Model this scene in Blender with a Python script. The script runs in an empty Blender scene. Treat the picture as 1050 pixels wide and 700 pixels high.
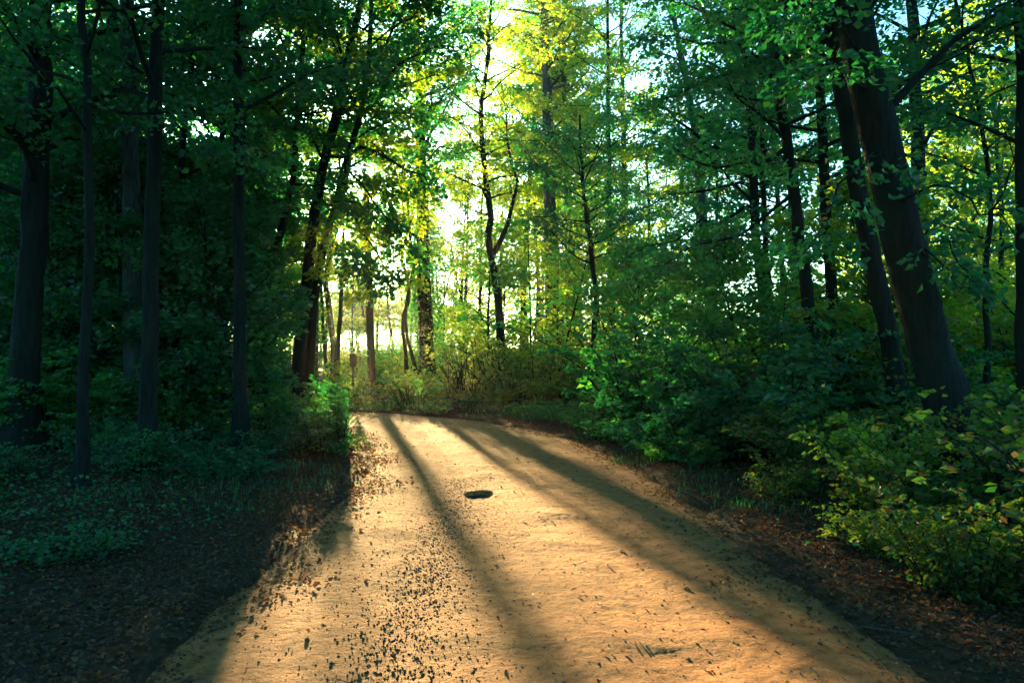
import bpy, math, random
import numpy as np
R = np.random.default_rng(11)
C = bpy.context.scene.collection
F = 816.7; EYE = 1.6; HOR = 365.0; CX = 525.0
def PX(px, py, d): return np.array([(px-CX)/F*d, d, EYE+(HOR-py)/F*d])
# ------------------------------------------------------------------ sun direction (towards the sun)
SX, SY = 350, 240
_v = np.array([(SX-CX)/F, 1.0, (HOR-SY)/F]); SUN = _v/np.linalg.norm(_v)
SUN_EL = math.asin(SUN[2]); SUN_AZ = math.atan2(SUN[0], SUN[1])      # azimuth from +Y towards +X
KX = -SUN[0]/SUN[1]; KZ = SUN[1]/SUN[2]
# ------------------------------------------------------------------ road course
ctrl = np.array([(0.1,-14),(0.1,-8),(0.12,-3),(0.12,2),(0.08,6),(-0.02,10),(-0.35,13.3),(-1.25,16.6),(-3.1,19.4),(-6.2,21.7),(-10.5,23.2),(-17,24.3),(-27,24.8),(-40,24.5)], float)
def catmull(P, step=0.05):
    out=[]
    for i in range(1,len(P)-2):
        p0,p1,p2,p3=P[i-1],P[i],P[i+1],P[i+2]
        n=max(4,int(np.linalg.norm(p2-p1)/step))
        t=np.linspace(0,1,n,endpoint=False)[:,None]
        out.append(0.5*((2*p1)+(-p0+p2)*t+(2*p0-5*p1+4*p2-p3)*t**2+(-p0+3*p1-3*p2+p3)*t**3))
    return np.vstack(out)
CL = catmull(ctrl)
seg=np.linalg.norm(np.diff(CL,axis=0),axis=1); ARC=np.concatenate([[0],np.cumsum(seg)])
CLs = CL[::6]
def road_dist(x,y):
    x=np.asarray(x,float).ravel(); y=np.asarray(y,float).ravel()
    out=np.empty(len(x))
    for i in range(0,len(x),4000):
        dx=x[i:i+4000,None]-CLs[None,:,0]; dy=y[i:i+4000,None]-CLs[None,:,1]
        out[i:i+4000]=np.sqrt((dx*dx+dy*dy).min(1))
    return out
# value noise
_tab=R.random((256,256))
def vn(x,y,s):
    x=np.asarray(x)*s+500; y=np.asarray(y)*s+500
    xi=np.floor(x).astype(int); yi=np.floor(y).astype(int); fx=x-xi; fy=y-yi
    fx=fx*fx*(3-2*fx); fy=fy*fy*(3-2*fy)
    a=_tab[xi%256,yi%256]; b=_tab[(xi+1)%256,yi%256]; c=_tab[xi%256,(yi+1)%256]; d=_tab[(xi+1)%256,(yi+1)%256]
    return (a*(1-fx)+b*fx)*(1-fy)+(c*(1-fx)+d*fx)*fy-0.5
def sm(t): t=np.clip(t,0,1); return t*t*(3-2*t)
def gz(x,y):
    x=np.asarray(x,float); y=np.asarray(y,float); sh=x.shape
    d=road_dist(x,y).reshape(sh)
    e=d+vn(x,y,1.3)*0.35+vn(x,y,4)*0.12
    h=-0.07+sm((e-1.75)/0.45)*0.095+sm((d-2.4)/2.5)*0.16+sm((d-5)/14)*0.35
    off=sm((d-2.2)/1.5)
    h=h+off*(vn(x,y,0.35)*0.22+vn(x,y,1.1)*0.10)+sm((d-1.9)/.4)*(vn(x,y,5)*0.03)
    far=sm((np.hypot(x,y)-75)/60)
    return h+far*2.0
# ------------------------------------------------------------------ mesh helpers
def mk(name, V, Fc, mat, parent=None, smooth=False):
    V=np.asarray(V,np.float32); Fc=np.asarray(Fc,np.int32)
    k=Fc.shape[1]
    me=bpy.data.meshes.new(name)
    me.vertices.add(len(V)); me.vertices.foreach_set('co',V.ravel())
    me.loops.add(Fc.size); me.loops.foreach_set('vertex_index',Fc.ravel())
    me.polygons.add(len(Fc)); me.polygons.foreach_set('loop_start',np.arange(0,Fc.size,k,dtype=np.int32))
    me.polygons.foreach_set('use_smooth',np.full(len(Fc),smooth))
    me.update(calc_edges=True)
    me.materials.append(mat)
    return link(name, me, parent)
def link(name, me, parent=None):
    o=bpy.data.objects.new(name,me); C.objects.link(o)
    if parent: o.parent=parent
    return o
def thing(name,label,cat,loc=(0,0,0),rot=0,scale=1,group=None):
    o=bpy.data.objects.new(name,None); C.objects.link(o)
    o.location=[float(a) for a in loc]; o.rotation_euler=(0,0,rot)
    o.scale=(scale,)*3 if np.isscalar(scale) else scale
    o.empty_display_size=.3
    o['label']=label; o['category']=cat
    if group: o['group']=group
    return o
def kind(o,k,label=None,cat=None):
    o['kind']=k
    if label: o['label']=label
    if cat: o['category']=cat
    return o
def tube(path, rad, n=8, wob=0.0, cap=True, rng=R):
    path=np.asarray(path,float); rad=np.asarray(rad,float); m=len(path)
    T=np.gradient(path,axis=0); T/=np.linalg.norm(T,axis=1)[:,None]+1e-9
    ref=np.array([0.31,0.95,0.05]) if abs(T[0,2])>.5 else np.array([0,0,1.])
    A=np.cross(T,ref); A/=np.linalg.norm(A,axis=1)[:,None]+1e-9; B=np.cross(T,A)
    a=np.linspace(0,2*np.pi,n,endpoint=False)
    rr=rad[:,None]*(1+wob*(rng.random((m,n))-.5)+wob*.7*np.sin(a*3+1.3)[None,:])
    V=path[:,None,:]+rr[:,:,None]*(np.cos(a)[None,:,None]*A[:,None,:]+np.sin(a)[None,:,None]*B[:,None,:])
    V=V.reshape(-1,3)
    i=np.arange(m-1)[:,None]*n; j=np.arange(n)[None,:]; j2=(j+1)%n
    Fq=np.stack([i+j,i+j2,i+n+j2,i+n+j],-1).reshape(-1,4)
    return V,Fq
class Bag:
    def __init__(s): s.V=[]; s.F=[]; s.n=0
    def add(s,V,Fq): s.V.append(V); s.F.append(Fq+s.n); s.n+=len(V)
    def build(s,name,mat,parent=None,smooth=False):
        return mk(name,np.vstack(s.V),np.vstack(s.F),mat,parent,smooth)
def prisms(P0,P1,r0,r1):
    n=len(P0); T=P1-P0; T=T/(np.linalg.norm(T,axis=1)[:,None]+1e-9)
    A=np.cross(T,np.array([.2,.3,.93])); A/=np.linalg.norm(A,axis=1)[:,None]+1e-9; B=np.cross(T,A)
    V=np.empty((n,6,3))
    for k in range(3):
        o=math.cos(k*2.0944)*A+math.sin(k*2.0944)*B
        V[:,k]=P0+o*np.reshape(r0,(-1,1)); V[:,3+k]=P1+o*np.reshape(r1,(-1,1))
    b=(np.arange(n)*6)[:,None]
    q=np.array([[0,1,4,3],[1,2,5,4],[2,0,3,5]])
    return V.reshape(-1,3),(b[:,:,None]+q[None]).reshape(-1,4)
def leafgeo(P,D,N,S,detail=0,rng=R):
    """folded leaf blades: P base, D along, N up, S length"""
    n=len(P)
    D=D/(np.linalg.norm(D,axis=1)[:,None]+1e-9)
    W=np.cross(D,N); W/=np.linalg.norm(W,axis=1)[:,None]+1e-9
    U=np.cross(W,D); S=S[:,None]; w=S*(0.30+0.12*rng.random((n,1)))
    fold=S*(.06+.12*rng.random((n,1)))
    if detail==0:
        V=np.stack([P,P+D*S*.45+W*w+U*fold,P+D*S-U*fold*.8,P+D*S*.45-W*w+U*fold],1)
        Fq=np.arange(n*4).reshape(-1,4)
        return V.reshape(-1,3),Fq
    V=np.stack([P, P+D*S*.22+W*w*.85+U*fold*.8, P+D*S*.62+W*w*.8+U*fold*.5, P+D*S-U*fold*1.3,
                P+D*S*.62-W*w*.8+U*fold*.5, P+D*S*.22-W*w*.85+U*fold*.8, P+D*S*.5-U*fold*.25],1)
    b=(np.arange(n)*7)[:,None,None]
    q=np.array([[0,1,2,6],[6,2,3,3],[6,3,4,4],[0,6,4,5]])
    q=np.array([[0,1,2,6],[0,6,4,5],[6,2,3,4]])
    return V.reshape(-1,3),(b+q[None]).reshape(-1,4)
# ------------------------------------------------------------------ materials
def mat(name):
    m=bpy.data.materials.new(name); m.use_nodes=True; m.node_tree.nodes.clear(); return m,m.node_tree.nodes,m.node_tree.links
def ramp(N,cols,pos=None):
    r=N.new('ShaderNodeValToRGB'); e=r.color_ramp.elements
    pos=pos or [i/(len(cols)-1) for i in range(len(cols))]
    while len(e)<len(cols): e.new(.5)
    for k,(c,p) in enumerate(zip(cols,pos)): e[k].position=p; e[k].color=(*c,1)
    return r
def leafmat(name,refl,trans,tf=.5,gloss=.05):
    m,N,L=mat(name); out=N.new('ShaderNodeOutputMaterial'); g=N.new('ShaderNodeNewGeometry')
    r1=ramp(N,refl); r2=ramp(N,trans); L.new(g.outputs['Random Per Island'],r1.inputs[0]); L.new(g.outputs['Random Per Island'],r2.inputs[0])
    d=N.new('ShaderNodeBsdfDiffuse'); t=N.new('ShaderNodeBsdfTranslucent'); L.new(r1.outputs[0],d.inputs[0]); L.new(r2.outputs[0],t.inputs[0])
    mx=N.new('ShaderNodeMixShader'); mx.inputs[0].default_value=tf; L.new(d.outputs[0],mx.inputs[1]); L.new(t.outputs[0],mx.inputs[2])
    gl=N.new('ShaderNodeBsdfAnisotropic'); gl.inputs['Roughness'].default_value=.42; gl.inputs['Color'].default_value=(1,1,1,1)
    m2=N.new('ShaderNodeMixShader'); m2.inputs[0].default_value=gloss; L.new(mx.outputs[0],m2.inputs[1]); L.new(gl.outputs[0],m2.inputs[2])
    L.new(m2.outputs[0],out.inputs[0]); return m
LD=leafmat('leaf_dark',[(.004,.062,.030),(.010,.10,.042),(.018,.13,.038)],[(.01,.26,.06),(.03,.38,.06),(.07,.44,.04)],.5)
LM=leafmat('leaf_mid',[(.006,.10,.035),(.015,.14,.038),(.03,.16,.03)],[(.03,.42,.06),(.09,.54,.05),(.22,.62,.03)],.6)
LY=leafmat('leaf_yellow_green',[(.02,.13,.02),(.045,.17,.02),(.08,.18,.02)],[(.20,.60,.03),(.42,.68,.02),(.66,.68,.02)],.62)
LB=leafmat('leaf_bramble',[(.010,.07,.03),(.02,.10,.03),(.05,.15,.02),(.05,.13,.02),(.12,.06,.02)],[(.06,.34,.04),(.16,.46,.03),(.40,.52,.02),(.28,.44,.02),(.35,.13,.03)],.5,.03)
LL=leafmat('fallen_leaf',[(.035,.024,.010),(.09,.045,.015),(.15,.09,.04),(.05,.04,.018),(.03,.045,.014)],[(.1,.05,.02),(.25,.1,.03),(.35,.15,.03),(.1,.05,.02),(.05,.08,.02)],.3,.025)
def barkmat(name,a,b,sc=9):
    m,N,L=mat(name); out=N.new('ShaderNodeOutputMaterial'); bs=N.new('ShaderNodeBsdfPrincipled'); bs.inputs['Roughness'].default_value=.9
    bs.inputs['Specular IOR Level'].default_value=.2
    tc=N.new('ShaderNodeTexCoord'); mp=N.new('ShaderNodeMapping'); mp.inputs['Scale'].default_value=(sc,sc,sc*.16)
    L.new(tc.outputs['Object'],mp.inputs[0]); n=N.new('ShaderNodeTexNoise'); n.inputs['Scale'].default_value=3; n.inputs['Detail'].default_value=7; L.new(mp.outputs[0],n.inputs[0])
    n2=N.new('ShaderNodeTexNoise'); n2.inputs['Scale'].default_value=1.4; L.new(tc.outputs['Object'],n2.inputs[0])
    r=ramp(N,[a,b,tuple(x*1.6 for x in b)],[.3,.6,.85]); L.new(n.outputs[0],r.inputs[0])
    mx=N.new('ShaderNodeMixRGB'); mr=N.new('ShaderNodeMapRange'); mr.inputs[1].default_value=.5; mr.inputs[2].default_value=.68; mr.inputs[4].default_value=.7
    L.new(n2.outputs[0],mr.inputs[0]); L.new(mr.outputs[0],mx.inputs[0]); L.new(r.outputs[0],mx.inputs[1]); mx.inputs[2].default_value=(.012,.030,.014,1)
    L.new(mx.outputs[0],bs.inputs['Base Color'])
    bp=N.new('ShaderNodeBump'); bp.inputs['Strength'].default_value=.9; bp.inputs['Distance'].default_value=.03; L.new(n.outputs[0],bp.inputs['Height']); L.new(bp.outputs[0],bs.inputs['Normal'])
    L.new(bs.outputs[0],out.inputs[0]); return m
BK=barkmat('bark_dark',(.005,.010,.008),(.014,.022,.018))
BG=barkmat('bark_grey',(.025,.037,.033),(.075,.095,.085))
BW=barkmat('pole_wood',(.03,.024,.017),(.075,.058,.038),14)
def groundmat(name,cols,pos,scale,bump,bscale,spec=.2,extra=None):
    m,N,L=mat(name); out=N.new('ShaderNodeOutputMaterial'); bs=N.new('ShaderNodeBsdfPrincipled'); bs.inputs['Roughness'].default_value=.85
    bs.inputs['Specular IOR Level'].default_value=spec
    tc=N.new('ShaderNodeTexCoord')
    n=N.new('ShaderNodeTexNoise'); n.inputs['Scale'].default_value=scale; n.inputs['Detail'].default_value=8; n.inputs['Roughness'].default_value=.65; L.new(tc.outputs['Object'],n.inputs[0])
    r=ramp(N,cols,pos); L.new(n.outputs[0],r.inputs[0]); col=r.outputs[0]
    if extra:
        n3=N.new('ShaderNodeTexNoise'); n3.inputs['Scale'].default_value=extra[0]; n3.inputs['Detail'].default_value=6; L.new(tc.outputs['Object'],n3.inputs[0])
        mr=N.new('ShaderNodeMapRange'); mr.inputs[1].default_value=extra[1]; mr.inputs[2].default_value=extra[2]; L.new(n3.outputs[0],mr.inputs[0])
        mx=N.new('ShaderNodeMixRGB'); L.new(mr.outputs[0],mx.inputs[0]); L.new(col,mx.inputs[1]); mx.inputs[2].default_value=(*extra[3],1); col=mx.outputs[0]
    L.new(col,bs.inputs['Base Color'])
    b1=N.new('ShaderNodeTexNoise'); b1.inputs['Scale'].default_value=bscale; b1.inputs['Detail'].default_value=9; b1.inputs['Roughness'].default_value=.7; L.new(tc.outputs['Object'],b1.inputs[0])
    bp=N.new('ShaderNodeBump'); bp.inputs['Strength'].default_value=bump; bp.inputs['Distance'].default_value=.02; L.new(b1.outputs[0],bp.inputs['Height']); L.new(bp.outputs[0],bs.inputs['Normal'])
    L.new(bs.outputs[0],out.inputs[0]); return m
ROAD=groundmat('packed_sandy_dirt',[(.17,.072,.022),(.38,.165,.050),(.53,.25,.085)],[.3,.5,.74],7.0,1.3,22,.12,(44,.60,.70,(.13,.08,.04)))
SOIL=groundmat('forest_soil',[(.018,.018,.010),(.05,.036,.018),(.09,.06,.028)],[.3,.5,.75],6,.8,30,.15)
CLOD=groundmat('dark_clod',[(.035,.030,.020),(.09,.07,.04)],[.3,.7],9,.6,60,.2)
PIT_FLOOR=groundmat('dark_pit_floor',[(.02,.017,.012),(.05,.04,.025)],[.3,.7],14,.5,60,.3)
# ------------------------------------------------------------------ world and sun
sc=bpy.context.scene
w=bpy.data.worlds.new("World"); sc.world=w; w.use_nodes=True; N=w.node_tree.nodes; L=w.node_tree.links
bg=N['Background']; sky=N.new('ShaderNodeTexSky'); sky.sky_type='NISHITA'; sky.sun_disc=False
sky.sun_elevation=SUN_EL; sky.sun_rotation=SUN_AZ; sky.dust_density=1.6; sky.air_density=1.2; sky.ozone_density=3.5
tint=N.new('ShaderNodeMixRGB'); tint.blend_type='MULTIPLY'; tint.inputs[0].default_value=1; tint.inputs[2].default_value=(0.44,.86,.96,1)
L.new(sky.outputs[0],tint.inputs[1])
tc=N.new('ShaderNodeTexCoord'); dp=N.new('ShaderNodeVectorMath'); dp.operation='DOT_PRODUCT'; L.new(tc.outputs['Generated'],dp.inputs[0]); dp.inputs[1].default_value=tuple(SUN)
gt=N.new('ShaderNodeMath'); gt.operation='GREATER_THAN'; gt.inputs[1].default_value=math.cos(math.radians(.36)); L.new(dp.outputs['Value'],gt.inputs[0])
ml=N.new('ShaderNodeVectorMath'); ml.operation='SCALE'; ml.inputs[0].default_value=(900,800,560); L.new(gt.outputs[0],ml.inputs['Scale'])
ad=N.new('ShaderNodeVectorMath'); ad.operation='ADD'; L.new(tint.outputs[0],ad.inputs[0]); L.new(ml.outputs[0],ad.inputs[1]); L.new(ad.outputs[0],bg.inputs[0])
bg.inputs[1].default_value=0.078
sl=bpy.data.lights.new('sun','SUN'); sl.energy=5; sl.angle=math.radians(.8); sl.color=(1,.70,.31)
so=bpy.data.objects.new('sun',sl); C.objects.link(so)
from mathutils import Vector
so.rotation_euler=Vector(-SUN).to_track_quat('-Z','Y').to_euler()
so.location=(0,-5,20)
cam=bpy.data.cameras.new('camera'); cam.lens=28; cam.sensor_width=36; cam.clip_end=1500; cam.clip_start=.05
cam.shift_y=(HOR-350)/1050
co=bpy.data.objects.new('camera',cam); C.objects.link(co); co.location=(0,0,EYE); co.rotation_euler=(math.radians(90),0,0); sc.camera=co
sc.view_settings.view_transform='Standard'; sc.view_settings.look='None'; sc.view_settings.exposure=3.2; sc.view_settings.gamma=1
cy=sc.cycles; cy.use_denoising=True; cy.max_bounces=7; cy.diffuse_bounces=4; cy.transmission_bounces=4; cy.volume_bounces=0; cy.glossy_bounces=2; cy.transparent_max_bounces=4
cy.sample_clamp_indirect=6; cy.caustics_reflective=False; cy.caustics_refractive=False
# ------------------------------------------------------------------ ground, road
def axis(near,step,far):
    a=np.arange(near[0],near[1]+1e-6,step); out=list(a); s=step; v=near[1]
    while v<far[1]: s=min(s*1.18,6); v+=s; out.append(v)
    s=step; v=near[0]; pre=[]
    while v>far[0]: s=min(s*1.18,6); v-=s; pre.append(v)
    return np.array(pre[::-1]+out)
xs=axis((-9,8),.09,(-170,170)); ys=axis((2,24),.09,(-120,190))
X,Y=np.meshgrid(xs,ys); Z=gz(X,Y); nx=len(xs)
ii=(np.arange(len(ys)-1)[:,None]*nx+np.arange(nx-1)[None,:])
g=mk('ground',np.stack([X,Y,Z],-1).reshape(-1,3),np.stack([ii,ii+1,ii+nx+1,ii+nx],-1).reshape(-1,4),SOIL,smooth=True); kind(g,'structure')
PIT=PX(492,507,9.2)[:2]
def roadz(x,y,u):
    z=0.012*(1-(u/2.1)**2)-0.022*np.exp(-((np.abs(u)-.78)/.26)**2)
    z=z+vn(x,y,.7)*.05+vn(x,y,2.6)*.022+vn(x,y,9)*.0045+(R.random(np.shape(x))-.5)*.0045*(np.size(x)>4000)
    z=z+(vn(x*.25,y,7)*.003+vn(x*.4,y,13)*.004)*sm((u+.1)/.6)           # cross ripples on the right half
    q=np.hypot((x-PIT[0])/.19,(y-PIT[1])/.30); qn=q+vn(x,y,11)*.45; z=z-.08*(1-sm((qn-.42)/.6))
    return z-sm((np.abs(u)-1.75)/.45)*.09
s_=[]; s=ARC[0]
tot=ARC[-1]
cy_=np.interp(np.linspace(0,tot,400),ARC,CL[:,1])
s=0
while s<tot-0.3:
    s_.append(s); yy=np.interp(s,ARC,CL[:,1]); xx=np.interp(s,ARC,CL[:,0])
    s+= .03 if 2.5<yy<12 else (.07 if (2<yy and xx>-6) else .3)
s_=np.array(s_); cx=np.interp(s_,ARC,CL[:,0]); cyy=np.interp(s_,ARC,CL[:,1])
e=.3; tx=np.interp(s_+e,ARC,CL[:,0])-np.interp(s_-e,ARC,CL[:,0]); ty=np.interp(s_+e,ARC,CL[:,1])-np.interp(s_-e,ARC,CL[:,1])
l=np.hypot(tx,ty); nxv=ty/l; nyv=-tx/l
u=np.arange(-2.3,2.3001,.03)
XX=cx[:,None]+nxv[:,None]*u; YY=cyy[:,None]+nyv[:,None]*u; ZZ=roadz(XX,YY,u[None,:]+0*XX)
n=len(u); ii=(np.arange(len(s_)-1)[:,None]*n+np.arange(n-1)[None,:])
rd=mk('dirt_road',np.stack([XX,YY,ZZ],-1).reshape(-1,3),np.stack([ii,ii+1,ii+n+1,ii+n],-1).reshape(-1,4),ROAD,smooth=True); kind(rd,'structure')
def surf(x,y):
    """top surface height (road or ground)"""
    d=road_dist(x,y); u=np.minimum(d,2.3)*np.sign(np.asarray(x)+.001)
    return np.maximum(gz(x,y), np.where(d<2.25,roadz(np.asarray(x),np.asarray(y),u),-9))
# pothole: darker floor laid in the hollow
a=np.linspace(0,2*np.pi,28,endpoint=False); rr=1+.16*np.sin(a*2+1)+.1*np.sin(a*5)
rings=[]
for q,zz in ((.0,-.088),(.3,-.086),(.6,-.082),(.85,-.060)):
    rings.append(np.stack([PIT[0]+.15*q*rr*np.cos(a),PIT[1]+.22*q*rr*np.sin(a),zz+.014+.002*np.sin(a*3+q*9)],-1))
V=np.vstack(rings); i=np.arange(3)[:,None]*28; j=np.arange(28)[None,:]
base=float(roadz(PIT[0:1],PIT[1:2],np.array([PIT[0]]))[0])
V[:,2]+=base+.088
o=mk('pothole',V,np.stack([i+j,i+(j+1)%28,i+28+(j+1)%28,i+28+j],-1).reshape(-1,4),PIT_FLOOR,smooth=True)
o['label']='small dark pothole in the middle of the dirt road'; o['category']='pothole'
# ------------------------------------------------------------------ light corridor: where the canopy is open to the low sun
def keep(P,rng,p=.95):
    c=P[:,0]+KX*P[:,1]; dg=P[:,1]-P[:,2]*KZ
    left=np.interp(dg,[2,4,6.7,14.5,20,23],[-1.15,-.95,-.75,-.6,-.4,-.4])
    right=np.interp(dg,[2,5,10,14,18,22],[2.35,2.8,4.1,4.6,4.6,4.4])
    soft=rng.normal(0,.18,len(P))
    ins=(c+soft>left)&(c+soft<right)&(dg>1.5)&(dg<22)&(P[:,1]>3)&~((P[:,1]<19.8)&(P[:,2]<1.15)&(c<.1))
    band=(np.abs(c-np.interp(dg,[4,10,18],[2.75,3.0,2.6]))<.42)&(rng.random(len(P))<.55); ins&=~band
    side=(c>4.6)&(c<8.5)&(dg>2.5)&(dg<12)&(P[:,1]>16)&(vn(P[:,0]+P[:,1]*.3,P[:,2],1.1)>-.3)&(rng.random(len(P))<.94)
    # around where the sun itself is seen
    ax=(P[:,0]/P[:,1].clip(1)-(SX-CX)/F); az=((P[:,2]-EYE)/P[:,1].clip(1)-(HOR-SY)/F)
    far=(c>-3.5)&(c<17)&(dg<34)&(P[:,1]>45)&(P[:,2]>3.6+(P[:,1]-45)*.06)
    cell=vn(P[:,0]*.9+P[:,1]*.37,P[:,2]*.9,.55)          # openings come in patches, as gaps between boughs do
    return ~(side|(ins&(rng.random(len(P))<p+.02))|(far&(cell>-.27)&(rng.random(len(P))<.93))|((np.hypot(ax,az)<.0105)&(P[:,1]>2)&(rng.random(len(P))<.93)))
# ------------------------------------------------------------------ tree generator
def grow(rng, trunk, trad, z0, z1, rad, nl, up=.35, leaf=.10, per=22, sides=10, prof=None, limbs=None, spread=.36, sub=.27, flat=.5, wob=.12, clump=2.0, fine=False):
    """returns bark Bag, leaf arrays; all in the frame of `trunk` points"""
    bark=Bag()
    if fine:
        tk=np.asarray(trunk); cz=np.concatenate([[0],np.cumsum(np.linalg.norm(np.diff(tk,axis=0),axis=1))]); m=110; t=cz[-1]*np.linspace(0,1,m)**1.5
        tk2=np.stack([np.interp(t,cz,tk[:,a]) for a in range(3)],-1); r2=np.interp(t,cz,trad)
        V,Fq=tube(tk2,r2,24,0); Vr=V.reshape(m,24,3); a=np.arange(24)/24*2*np.pi; ph=rng.random()*9
        u=np.cos(a)[None,:]*2.2+ph+0*t[:,None]; v=np.sin(a)[None,:]*2.2+t[:,None]*1.1
        ridge=vn(u*1.0+t[:,None]*.25,v,2.3)*.20+vn(u,v+t[:,None]*2,5)*.10+vn(u*3,t[:,None]*1.5+0*u,3)*.10
        root=np.exp(-t/.35)[:,None]*(.25+.4*np.maximum(0,np.sin(a*4+ph)+.3*np.sin(a*7+1))[None,:])
        Vr=tk2[:,None,:]+(Vr-tk2[:,None,:])*(1+ridge+root)[:,:,None]; bark.add(Vr.reshape(-1,3),Fq)
    else: bark.add(*tube(trunk,trad,sides,wob,rng=rng))
    q0=[];q1=[];rr=[]; tp=np.asarray(trunk); tz=tp[:,2]
    def limb(p0,d,Ln,r0):
        m=7; pts=[p0]; d=d/np.linalg.norm(d)
        for k in range(m):
            d=d+rng.normal(0,.16,3)*[1,1,.7]; d[2]+= (-.07 if k>2 else .03); d=d/np.linalg.norm(d)
            pts.append(pts[-1]+d*Ln/m)
        return np.array(pts)
    def dress(pts,r0,Ln):
        rads=np.linspace(r0,.006,len(pts)); bark.add(*tube(pts,rads,5,0,rng=rng))
        cum=np.concatenate([[0],np.cumsum(np.linalg.norm(np.diff(pts,axis=0),axis=1))])
        ns=max(3,int(cum[-1]/sub)); 
        for k in range(ns):
            t=(.22+.78*(k+rng.random()*.6)/ns)*cum[-1]; t=min(t,cum[-1]*.995)
            p=np.array([np.interp(t,cum,pts[:,a]) for a in range(3)])
            j=min(np.searchsorted(cum,t),len(pts)-1); dd=pts[j]-pts[j-1]; dd/=np.linalg.norm(dd)
            side=np.cross(dd,[0,0,1]); side/=np.linalg.norm(side)+1e-6
            sg=1 if k%2 else -1
            l2=(.45+.55*rng.random())*min(1.15,.28*Ln+.35)*(1.1-.5*t/cum[-1])
            v=dd*.75+side*sg*(.6+.5*rng.random())+np.array([0,0,rng.normal(0.02,.22)]); v/=np.linalg.norm(v)
            q0.append(p); q1.append(p+v*l2); rr.append(max(.004,r0*.22))
        q0.append(pts[-2]); q1.append(pts[-1]+(pts[-1]-pts[-2])*.3); rr.append(.006)
    ga=rng.random()*6.28
    for k in range(nl):
        f=(k+rng.random())/nl; z=z0+(min(z1,tz[-1]*.985)-z0)*f
        ga+=2.4+rng.normal(0,.3)
        p=np.array([np.interp(z,tz,tp[:,0]),np.interp(z,tz,tp[:,1]),z])
        pr=(math.sin(math.pi*(.18+.78*f))**.7) if prof is None else prof(f)
        Ln=rad*pr*(.65+.5*rng.random())
        d=np.array([math.cos(ga),math.sin(ga),up+.5*f*f+rng.normal(0,.1)])
        r0=np.interp(z,tz,trad)*.35+.008
        pts=limb(p,d,Ln,r0); dress(pts,min(r0,.02*Ln+.012),Ln)
    for pts,r0 in (limbs or []):
        pts=np.asarray(pts,float)
        cum=np.linspace(0,1,len(pts)); tt=np.linspace(0,1,9)
        pp=np.stack([np.interp(tt,cum,pts[:,a]) for a in range(3)],-1); pp[1:-1]+=rng.normal(0,.05,(7,3))
        dress(pp,r0,np.linalg.norm(pp[-1]-pp[0]))
    q0=np.array(q0); q1=np.array(q1); rr=np.array(rr)
    bark.add(*prisms(q0,q1,rr,rr*.35))
    # leaves
    dens=np.clip(rng.normal(1,.45,len(q0)),.15,2.2)
    cnt=np.maximum(2,(per*dens*clump).astype(int)); idx=np.repeat(np.arange(len(q0)),cnt); n=len(idx)
    t=rng.random(n)**.8; ax=(q1-q0)[idx]; ln=np.linalg.norm(ax,axis=1)[:,None]; axn=ax/ln
    side=np.cross(axn,[0,0,1.]); side/=np.linalg.norm(side,axis=1)[:,None]+1e-6
    sg=np.where(rng.random(n)<.5,-1,1)[:,None]; off=rng.random((n,1))*spread*(1.15-t[:,None]*.6)*np.clip(leaf/.10,.8,1.6)
    P=q0[idx]+ax*t[:,None]*1.08+side*sg*off+np.stack([np.zeros(n),np.zeros(n),rng.normal(-.02,.07,n)-off[:,0]*.15],-1)
    D=axn*.6+side*sg*.8+rng.normal(0,.35,(n,3)); D[:,2]-=.25
    Nn=rng.normal(0,.85,(n,3)); Nn[:,2]+=.55
    S=leaf*(.6+.65*rng.random(n))
    return bark,[P,D,Nn,S]
def place(P,loc,rot,s):
    c,sn=math.cos(rot),math.sin(rot); s=np.ones(3)*s; Q=P*s
    return np.stack([Q[:,0]*c-Q[:,1]*sn+loc[0],Q[:,0]*sn+Q[:,1]*c+loc[1],Q[:,2]+loc[2]],-1)
def taper(n,r0,r1,flare=1.35):
    t=np.linspace(0,1,n); r=r0+(r1-r0)*t; r[0]*=flare; 
    if n>8: r[1]*=1+(flare-1)*.35
    return r
def smooth_path(pts,n):
    pts=np.asarray(pts,float); P=np.vstack([2*pts[0]-pts[1],pts,2*pts[-1]-pts[-2]])
    out=[]
    for i in range(1,len(P)-2):
        t=np.linspace(0,1,8,endpoint=False)[:,None]; p0,p1,p2,p3=P[i-1],P[i],P[i+1],P[i+2]
        out.append(.5*((2*p1)+(-p0+p2)*t+(2*p0-5*p1+4*p2-p3)*t**2+(-p0+3*p1-3*p2+p3)*t**3))
    out=np.vstack(out+[pts[-1:]]); cum=np.concatenate([[0],np.cumsum(np.linalg.norm(np.diff(out,axis=0),axis=1))])
    t=np.linspace(0,cum[-1],n); return np.stack([np.interp(t,cum,out[:,a]) for a in range(3)],-1)
GROUP_T='trees of the woodland along the road'
NL=[0]
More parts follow.
